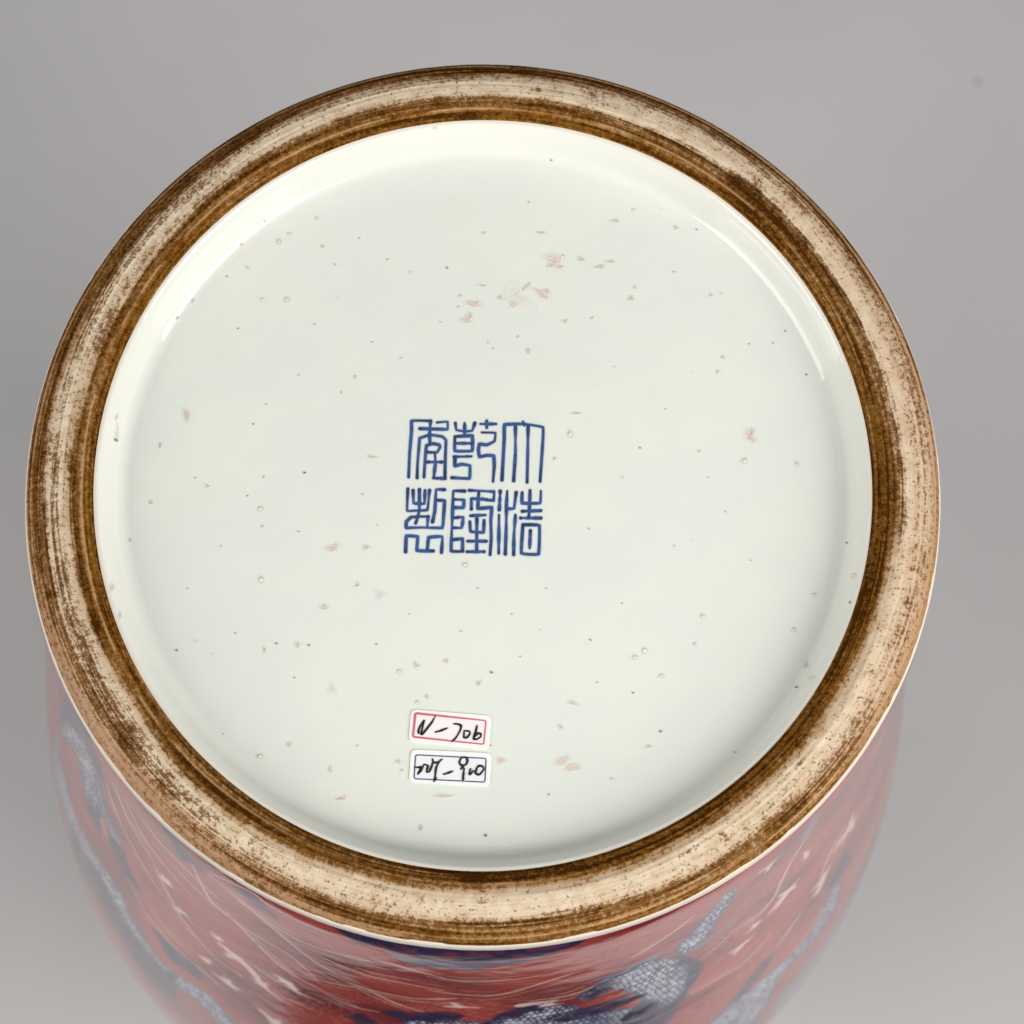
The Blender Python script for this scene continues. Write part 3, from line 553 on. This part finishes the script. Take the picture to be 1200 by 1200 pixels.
def build_glaze_edge():
    """the white glaze roll between the bare clay and the painted body"""
    th = np.linspace(0, 2 * math.pi, 900, endpoint=False)
    pr = resample([(0.9985, 0.0005), (1.0026, -0.0045), (1.0051, -0.011), (1.0066, -0.018), (1.0073, -0.0256)], 12)
    v = lathe(pr, th).reshape(12, 900, 3)
    tt = th / (2 * math.pi)
    j = (fbm(tt * 90, tt * 0, 81, 4, 90) - 0.5)
    lift = smooth(0, 0.4, np.linspace(1, 0, 12))[:, None] * j[None] * 0.010 * R
    v[:, :, 2] += lift
    n = 12 * 900
    o = make('glaze_edge', v.reshape(-1, 3), grid_faces(12, 900, True), G_MAT, vase,
             {'iron': np.clip(np.repeat(np.linspace(1.0, 0, 12) ** 2, 900) * 0.5 + 0.20, 0, 1), 'cream': np.full(n, 0.45)})
    return o
build_glaze_edge()

def build_body():
    # columns dense where the decoration faces the camera
    psi = np.concatenate([np.linspace(-100, 100, 1480), np.linspace(100, 260, 160)[1:-1]])
    d = np.concatenate([0.025 + (np.linspace(0, 1, 460) ** 1.3) * 2.5, np.linspace(2.521, 4.6, 70)[1:], np.linspace(4.6, 7.196, 60)[1:]])
    th = np.radians(psi - 90)
    nd, nc = len(d), len(psi)
    r = body_r(d)
    dg, tg = np.meshgrid(d, th, indexing='ij')
    rg = np.broadcast_to(r[:, None], dg.shape)
    X = np.stack([(rg * np.cos(tg) + KX * dg) * R, rg * np.sin(tg) * R, H - dg * R], -1)
    pg = np.broadcast_to(psi[None], dg.shape)
    U = np.radians(pg) * 1.2
    V = dg * 1.0
    W = lambda q: np.stack([np.radians(np.asarray(q, float)[:, 0]) * 1.2, np.asarray(q, float)[:, 1]], 1)
    full = 2 * math.pi * 1.2
    u01 = (U / full) % 1.0

    wob = (fbm(u01 * 120, V * 14, 11, 3, 120) - 0.5)
    red = np.array([0.37, 0.046, 0.037])
    red2 = np.array([0.18, 0.013, 0.016])
    pinkc = np.array([0.62, 0.24, 0.19])
    n1 = fbm(u01 * 34, V * 5, 3, 4, 34)
    n2 = fbm(u01 * 16, V * 2.5, 7, 3, 16)
    col = red[None, None] * (1 - smooth(.35, .7, n1)[..., None]) + red2[None, None] * smooth(.35, .7, n1)[..., None]
    k = smooth(.52, .74, n2)[..., None] * 0.08
    col = col * (1 - k) + pinkc * k
    # faint water lines that follow the waves
    flow = V * 36 + 7 * fbm(u01 * 12, V * 2.2, 21, 3, 12) + 2.2 * np.sin(U * 2.0)
    ln = np.abs((flow % 1.0) - 0.5) * 2
    gate = smooth(.42, .6, fbm(u01 * 30, V * 6, 23, 3, 30))
    k = (smooth(.90, 1.0, ln) * gate * 0.50)[..., None]
    line_c = np.array([0.74, 0.46, 0.40])
    col = col * (1 - k) + line_c * k

    def near(P, pad):
        lo, hi = P.min(0) - pad, P.max(0) + pad
        return (U > lo[0]) & (U < hi[0]) & (V > lo[1]) & (V < hi[1])
    def blend(m, k, c):
        k = np.asarray(k)[:, None]
        col[m] = col[m] * (1 - k) + np.asarray(c) * k
    rngw = np.random.default_rng(8)
    for L in WAVES:
        for c in range(4):          # each brushed wave has finer strokes beside it
            P = spline(W(L), 5)
            P[:, 1] += 0 if c == 0 else rngw.uniform(-.06, .06)
            P[:, 0] += 0 if c == 0 else rngw.uniform(-.05, .05)
            if c:
                a0 = rngw.integers(0, max(1, len(P) // 3)); P = P[a0:a0 + max(4, int(len(P) * rngw.uniform(.4, .75)))]
            m = near(P, 0.03)
            if not m.any() or len(P) < 2:
                continue
            dist, al = seg_dist(U[m], V[m], P)
            w = (0.0026 + 0.0030 * np.sin(np.pi * al)) * (1 if c == 0 else .6)
            blend(m, (1 - smooth(w * 0.4, w * 1.8, dist + wob[m] * .004)) * (0.72 if c == 0 else rngw.uniform(.25, .5)), line_c)
    # soft cobalt wash
    for L in DECOR['cloud']:
        P = W(L); m = near(P, 0.06)
        sd = poly_sd(U[m], V[m], P) + wob[m] * 0.05
        blend(m, (1 - smooth(-0.03, 0.02, sd)) * 0.85, (0.15, 0.17, 0.26))
    # scales: pale lozenges in an indigo net
    a, b = U / 0.0165, V / 0.036
    wob2 = fbm(u01 * 70, V * 9, 15, 2, 70) - 0.5
    a = a + wob * 0.9 + wob2 * 1.3; b = b + wob * 0.9 + wob2 * 1.2
    row = np.floor(b)
    aa = a + 0.5 * (row % 2)
    fx, fy = aa - np.floor(aa) - 0.5, b - row - 0.5
    cell = np.hypot(fx, fy)
    tone = vnoise(np.floor(aa) * 1.7, row * 1.3, 91)
    white = (1 - smooth(0.12, 0.56, cell + (tone - .5) * .45))
    patchy = smooth(.30, .62, fbm(u01 * 60, V * 8, 95, 3, 60))
    sc = (np.array([0.022, 0.026, 0.085])[None, None] * (1 - white[..., None])
          + np.array([0.62, 0.66, 0.74])[None, None] * white[..., None])
    mid = np.array([0.20, 0.22, 0.32])
    sc = sc * (0.5 + 0.5 * patchy[..., None]) + mid * (0.5 - 0.5 * patchy[..., None]) * np.array([.45, .45, .6])
    for L in DECOR['scale']:
        P = W(L); m = near(P, 0.05)
        sd = poly_sd(U[m], V[m], P) + wob[m] * 0.03
        k = 1 - smooth(0.004, 0.020, sd)
        rim = np.exp(-((sd - 0.008) / 0.016) ** 2)
        c = sc[m] * (1 - 0.8 * rim[:, None]) + np.array([0.03, 0.03, 0.11]) * 0.8 * rim[:, None]
        col[m] = col[m] * (1 - k[:, None]) + c * k[:, None]
    for L in DECOR['indigo']:
        P = W(L); m = near(P, 0.05)
        sd = poly_sd(U[m], V[m], P) + wob[m] * 0.045
        tone = fbm(u01[m] * 200, V[m] * 24, 97, 2, 200)
        k = (1 - smooth(-0.006, 0.016, sd)) * (0.72 + 0.28 * smooth(.3, .6, tone))
        blend(m, k, (0.016, 0.012, 0.060))
    # foam: pale splashes with points, and their tails
    rng = np.random.default_rng(4)
    foam = np.array([0.80, 0.58, 0.53])
    for (ps, dd, wpx) in STARS:
        c = np.array([math.radians(ps) * 1.2, dd])
        sz = wpx / 536 * 1.55
        stretch = 1.0 + 1.6 * max(0, (abs(ps) - 20) / 60)
        m = (abs(U - c[0]) < sz * 2.6) & (abs(V - c[1]) < sz * 2.6 * stretch)
        best = np.full(m.sum(), 9.0)
        for q in range(int(rng.integers(5, 8))):
            an = rng.uniform(0, 2 * math.pi); ln_ = sz * rng.uniform(.7, 1.9)
            e = c + np.array([math.cos(an), math.sin(an) * stretch]) * ln_
            dist, al = seg_dist(U[m], V[m], np.array([c, e]))
            best = np.minimum(best, dist - sz * 0.42 * (1 - al) ** 1.2)
        blend(m, (1 - smooth(-0.004, 0.012, best + wob[m] * 0.02)) * 0.92, foam)
    for L in TAILS:
        P = spline(W(L), 5); m = near(P, 0.04)
        dist, al = seg_dist(U[m], V[m], P)
        blend(m, (1 - smooth(0, 0.010, dist - 0.016 * (1 - al))) * 0.9, foam)
    for (ps, dd) in FLECKS:
        c = np.array([math.radians(ps) * 1.2, dd])
        m = (abs(U - c[0]) < .05) & (abs(V - c[1]) < .05)
        q = np.hypot((U[m] - c[0]) / 0.011, (V[m] - c[1]) / 0.007)
        blend(m, (1 - smooth(.5, 1.1, q + wob[m])) * 0.8, (0.05, 0.02, 0.05))
    # the white glaze shows along the very edge of the foot
    e = 1 - smooth(0.026, 0.031, V + wob * 0.006)
    col = col * (1 - e[..., None]) + np.array([0.72, 0.70, 0.64]) * e[..., None]
    return make('body', X.reshape(-1, 3), grid_faces(nd, nc, True)[:, ::-1], DECOR_MAT, vase, {'Col': col.reshape(-1, 3)})
build_body()

# ------------------------------------------------------------------ seal on the base: six characters
def lay(x, y, lift):
    """a point on the base's glaze, lifted by so many foot radii"""
    r = np.hypot(x, y)
    return np.stack([x * R, y * R, H + (floor_z(r) + lift) * R], -1)

def stroke_patch(strokes, halfw, reach, step, lift):
    """mesh that hugs the strokes: grid cells within `reach` of them, with the distance field kept per vertex"""
    allp = np.vstack([np.asarray(s, float) for s in strokes])
    lo, hi = allp.min(0) - reach * 1.2, allp.max(0) + reach * 1.2
    xs = np.arange(lo[0], hi[0], step); ys = np.arange(lo[1], hi[1], step)
    gx, gy = np.meshgrid(xs, ys)
    best = np.full(gx.shape, 9.0); end = np.zeros(gx.shape)
    rng = np.random.default_rng(len(allp))
    for s in strokes:
        s = np.asarray(s, float)
        dist, al = seg_dist(gx, gy, s)
        h = halfw * (0.74 + 0.52 * vnoise(al * 5 + rng.uniform(0, 50), al * 0, 7))
        d2 = dist - h
        m = d2 < best
        best = np.where(m, d2, best)
        ee = np.maximum(np.exp(-al / 0.10), np.exp(-(1 - al) / 0.08))
        end = np.where(m, ee, end)
    keep = best < reach
    fi = grid_faces(len(ys), len(xs), False)
    ok = keep.ravel()[fi].any(1)
    fi = fi[ok]
    used, inv = np.unique(fi, return_inverse=True)
    fi = inv.reshape(fi.shape)
    x, y = gx.ravel()[used], gy.ravel()[used]
    return x, y, best.ravel()[used], end.ravel()[used], fi

def build_seal():
    root = bpy.data.objects.new('seal_mark', None)
    COL.objects.link(root)
    root.parent = vase
    root['label'] = 'six seal characters in cobalt blue at the middle of the base'
    for ch in SEAL:
        strokes = [spline(s, 4, 0.12) for s in ch]
        x, y, d, end, f = stroke_patch(strokes, 0.0038, 0.0072, 0.0008, 0.0004)
        ink = 1 - smooth(-0.0016, 0.0016, d)
        halo = 1 - smooth(-0.002, 0.0060, d)
        edge = np.exp(-((d + 0.0004) / 0.0012) ** 2)
        pool = np.clip(0.40 + 0.34 * edge + 0.55 * end + 0.35 * (vnoise(x * 90 + 7, y * 90 + 3, 19) - 0.5), 0, 1)
        make('seal_character', lay(x, y, 0.00008 + 0.00003 * SEAL.index(ch)), f, SEAL_MAT, root,
             {'ink': ink * 0.96, 'halo': halo, 'pool': pool})
build_seal()

# ------------------------------------------------------------------ kiln specks, pits and flaws in the glaze
TONES = {'p': (0.56, 0.355, 0.255), 'w': (0.52, 0.36, 0.25), 'd': (0.075, 0.048, 0.030), 'e': (0.42, 0.285, 0.20), 'g': (0.43, 0.46, 0.48)}
STRENGTH = {'p': .62, 'w': .6, 'd': .85, 'e': .5, 'g': .4}
def fan(cx, cy, rx, ry, rot, typ, rng, base, rings=7, seg=18):
    """an irregular little blotch; its rim fades into the glaze"""
    a = np.linspace(0, 2 * math.pi, seg, endpoint=False)
    wob = 1 + 0.30 * np.sin(a * 2 + rng.uniform(0, 6)) * rng.uniform(.2, 1) + 0.2 * np.sin(a * 3 + rng.uniform(0, 6)) + 0.10 * rng.normal(size=seg)
    if typ in 'dw' or max(rx, ry) > 2.5 * min(rx, ry):
        wob = 1 + (wob - 1) * 0.45
    q = np.linspace(0, 1, rings)
    x = np.concatenate([[0], (q[1:, None] * wob[None] * rx * 1.5 * np.cos(a)[None]).ravel()])
    y = np.concatenate([[0], (q[1:, None] * wob[None] * ry * 1.5 * np.sin(a)[None]).ravel()])
    c, s = math.cos(rot), math.sin(rot)
    x, y = cx + c * x - s * y, cy + s * x + c * y
    rr = np.concatenate([[0], np.repeat(q[1:], seg)])
    mask = (1 - smooth(.35, 1.0, rr)) * STRENGTH[typ]
    lift = 0.0004 + 0 * rr
    col = np.tile(np.array(TONES[typ]), (len(rr), 1))
    if typ == 'w':          # blister: pale bead in a brown ring
        mask = (np.exp(-((rr - .55) / .2) ** 2) * .62 + 0.05) * (1 - smooth(.85, 1, rr))
        lift = lift + 0.0024 * (1 - smooth(0, .55, rr))
    elif typ == 'd':
        lift = lift + 0.0007
    elif typ in 'pe':
        n = rng.random(len(rr))
        mask = mask * (0.55 + 0.75 * n)
        lift = lift - 0.0 + 0.0014 * n * (1 - smooth(.5, .95, rr))
        col = col * (0.8 + 0.4 * rng.random((len(rr), 1)))
    f = []
    for j in range(seg):
        f.append((0, 1 + j, 1 + (j + 1) % seg, 1 + (j + 1) % seg))
    tri = [(base, base + 1 + j, base + 1 + (j + 1) % seg) for j in range(seg)]
    for i in range(rings - 2):
        for j in range(seg):
            p0 = base + 1 + i * seg + j; p1 = base + 1 + i * seg + (j + 1) % seg
            tri.append((p0, p0 + seg, p1 + seg)); tri.append((p0, p1 + seg, p1))
    return lay(x, y, lift), np.clip(mask, 0, 1), col, tri

def build_specks():
    rng = np.random.default_rng(12)
    V_, M_, C_, F_ = [], [], [], []
    base = 0
    for (x, y, rx, ry, typ) in SPECKS:
        v, m, c, f = fan(x, y, rx * (.78 if typ == 'd' else 1.0), ry * (.78 if typ == 'd' else 1.0), rng.uniform(-.3, .3), typ, rng, base)
        V_.append(v); M_.append(m); C_.append(c); F_ += f; base += len(v)
    # pin-prick iron spots too fine to trace
    for k in range(10):
        rr = 0.76 * math.sqrt(rng.random()); a = rng.uniform(0, 2 * math.pi); q = rng.uniform(.0009, .0019)
        v, m, c, f = fan(rr * math.cos(a), rr * math.sin(a), q, q, 0, 'e' if rng.random() < .7 else 'd', rng, base, 4, 8)
        V_.append(v); M_.append(m * rng.uniform(.25, .7)); C_.append(c); F_ += f; base += len(v)
    o = make('kiln_specks', np.vstack(V_), F_, SPECK_MAT, vase, {'mask': np.concatenate(M_), 'Col': np.vstack(C_)})
    o['kind'] = 'stuff'
    for fl in FLAWS:
        V_, M_, C_, F_ = [], [], [], []
        base = 0
        for (x, y, rx, ry, rot) in fl:
            v, m, c, f = fan(x, y, rx, ry, -rot, 'p', rng, base, 10, 26)
            v[:, 2] += 0.00002 * (len(V_))
            V_.append(v); M_.append(m * (0.22 if rx > 0.02 else 0.8)); C_.append(c); F_ += f; base += len(v)
        make('glaze_flaw', np.vstack(V_), F_, SPECK_MAT, vase, {'mask': np.concatenate(M_), 'Col': np.vstack(C_)})
    x, y, d, end, f = stroke_patch([CRACK], 0.0009, 0.0022, 0.0006, 0.0006)
    k = 1 - smooth(-0.0008, 0.0016, d)
    make('glaze_crack', lay(x, y, 0.0009), f, SPECK_MAT, vase, {'mask': k * .7, 'Col': np.tile([0.33, 0.20, 0.12], (len(x), 1))})
build_specks()

# ------------------------------------------------------------------ the two price stickers
PAPER = mat_paper()
BLACK = mat_ink('black_pen_ink', (0.008, 0.008, 0.010))
RED = mat_ink('red_border_print', (0.52, 0.10, 0.145))
BLUE = mat_ink('blue_border_print', (0.045, 0.055, 0.20))

def rounded(corners, rad, n=6):
    P = np.asarray(corners, float)
    out = []
    for i in range(len(P)):
        a, b, c = P[i - 1], P[i], P[(i + 1) % len(P)]
        u, w = (a - b) / np.linalg.norm(a - b), (c - b) / np.linalg.norm(c - b)
        p0, p1 = b + u * rad, b + w * rad
        for t in np.linspace(0, 1, n):
            out.append((1 - t) ** 2 * p0 + 2 * t * (1 - t) * b + t * t * p1)
    return np.array(out)

def build_sticker(d, label, border_mat, panel, bw):
    root = bpy.data.objects.new('sticker', None)
    COL.objects.link(root)
    cx, cy = d['cen']
    root.location = (cx * R, cy * R, H + (float(floor_z(math.hypot(cx, cy))) + 0.0011) * R)
    root.rotation_euler = (0, 0, d['ang'])
    tag(root, label, 'sticker')
    thick = 0.0017
    # paper: rounded sheet with real thickness and soft edge, rings from the rim to the middle
    rim = rounded(d['corners'], 0.0125)
    cen = rim.mean(0)
    loops, panel_k = [], []
    for k, z in [(1.0, -0.0010), (1.0, thick * .55), (0.992, thick * .9), (0.975, thick)]:
        loops.append(np.column_stack([cen + (rim - cen) * k, np.full(len(rim), z)])); panel_k.append(np.zeros(len(rim)))
    n = len(rim)
    v = np.vstack(loops)
    f = grid_faces(len(loops), n, True)
    bi = rounded(d['border'], 0.005)
    inner = np.column_stack([bi, np.full(n, thick)])
    inner2 = np.column_stack([bi.mean(0) + (bi - bi.mean(0)) * 0.985, np.full(n, thick)])
    v = np.vstack([v, inner, inner2, [[*bi.mean(0), thick]]])
    b0 = 4 * n
    more = [(3 * n + j, 3 * n + (j + 1) % n, b0 + (j + 1) % n, b0 + j) for j in range(n)]
    more += [(b0 + j, b0 + (j + 1) % n, b0 + n + (j + 1) % n, b0 + n + j) for j in range(n)]
    f = np.vstack([f, more])
    tri = [(b0 + n + j, b0 + n + (j + 1) % n, b0 + 2 * n, b0 + 2 * n) for j in range(n)]
    me_faces = [tuple(q) for q in f] + [(a, b, c) for a, b, c, _ in tri]
    me = bpy.data.meshes.new('paper')
    me.from_pydata([tuple(q * R) for q in v], [], me_faces)
    at = me.attributes.new('panel', 'FLOAT', 'POINT')
    at.data.foreach_set('value', np.concatenate([np.zeros(5 * n), np.ones(n + 1)]).astype(np.float32))
    ca = me.attributes.new('Col', 'FLOAT_COLOR', 'POINT')
    ca.data.foreach_set('color', np.tile(np.array([*panel, 1.0], np.float32), len(v)))
    me.materials.append(PAPER)
    o = bpy.data.objects.new('paper', me)
    COL.objects.link(o); o.parent = root
    def ribbon(name, pts, w, mat, z, closed=False, taper=False, parent=root):
        P = np.asarray(pts, float)
        if not closed:
            P = spline(P, 7, 0.28)
        if closed:
            tg = np.roll(P, -1, 0) - np.roll(P, 1, 0)
        else:
            tg = np.gradient(P, axis=0)
        tg /= np.linalg.norm(tg, axis=1)[:, None] + 1e-9
        nr = np.column_stack([-tg[:, 1], tg[:, 0]])
        k = np.asarray(w, float) * np.ones(len(P))
        if taper:
            t = np.linspace(0, 1, len(P))
            k = k * (0.92 + 0.16 * np.sin(t * 9 + len(P))) * (0.7 + 0.45 * smooth(0, .06, t)) * (0.5 + 0.5 * smooth(0, .12, 1 - t))
        m = len(P)
        v = np.vstack([np.column_stack([P + nr * k[:, None], np.full(m, z)]), np.column_stack([P - nr * k[:, None], np.full(m, z)])])
        f = [(j, (j + 1) % m, m + (j + 1) % m, m + j) for j in range(m if closed else m - 1)]
        caps = []
        if not closed:      # round pen ends
            for i, sgn in ((0, -1), (m - 1, 1)):
                a0 = math.atan2(nr[i, 1], nr[i, 0])
                ids = [len(v) + q for q in range(7)]
                arc = [P[i] + k[i] * np.array([math.cos(a0 - sgn * q), math.sin(a0 - sgn * q)]) for q in np.linspace(0, math.pi, 7)]
                v = np.vstack([v, np.column_stack([arc, np.full(7, z)])])
                caps.append(tuple(ids))
        return v, f + caps
    def joined(name, pieces, mat):
        vv, ff, base = [], [], 0
        for v, f in pieces:
            vv.append(v); ff += [tuple(i + base for i in q) for q in f]; base += len(v)
        me = bpy.data.meshes.new(name)
        me.from_pydata([tuple(q * R) for q in np.vstack(vv)], [], ff)
        me.materials.append(mat)
        ob = bpy.data.objects.new(name, me)
        COL.objects.link(ob); ob.parent = root
        return ob
    lp = rounded(d['border'], 0.005, 8)
    wj = bw * (1 + 0.5 * np.clip((lp[:, 1] - lp[:, 0]) / 0.12, -0.4, 0.8)) if border_mat is RED else bw
    joined('printed_border', [ribbon('b', lp, wj, None, thick + 0.0006, True)], border_mat)
    joined('handwriting', [ribbon('s', st, 0.0021, None, thick + 0.0011 + 0.00006 * i, False, True) for i, st in enumerate(d['ink'])], BLACK)
    return root
build_sticker(STICKERS[0], 'white paper sticker with red border, handwritten N-706 in black pen', RED, (0.79, 0.745, 0.74), 0.0019)
build_sticker(STICKERS[1], 'white paper sticker with thin dark blue border and handwritten number, below the red one', BLUE, (0.745, 0.75, 0.77), 0.0013)
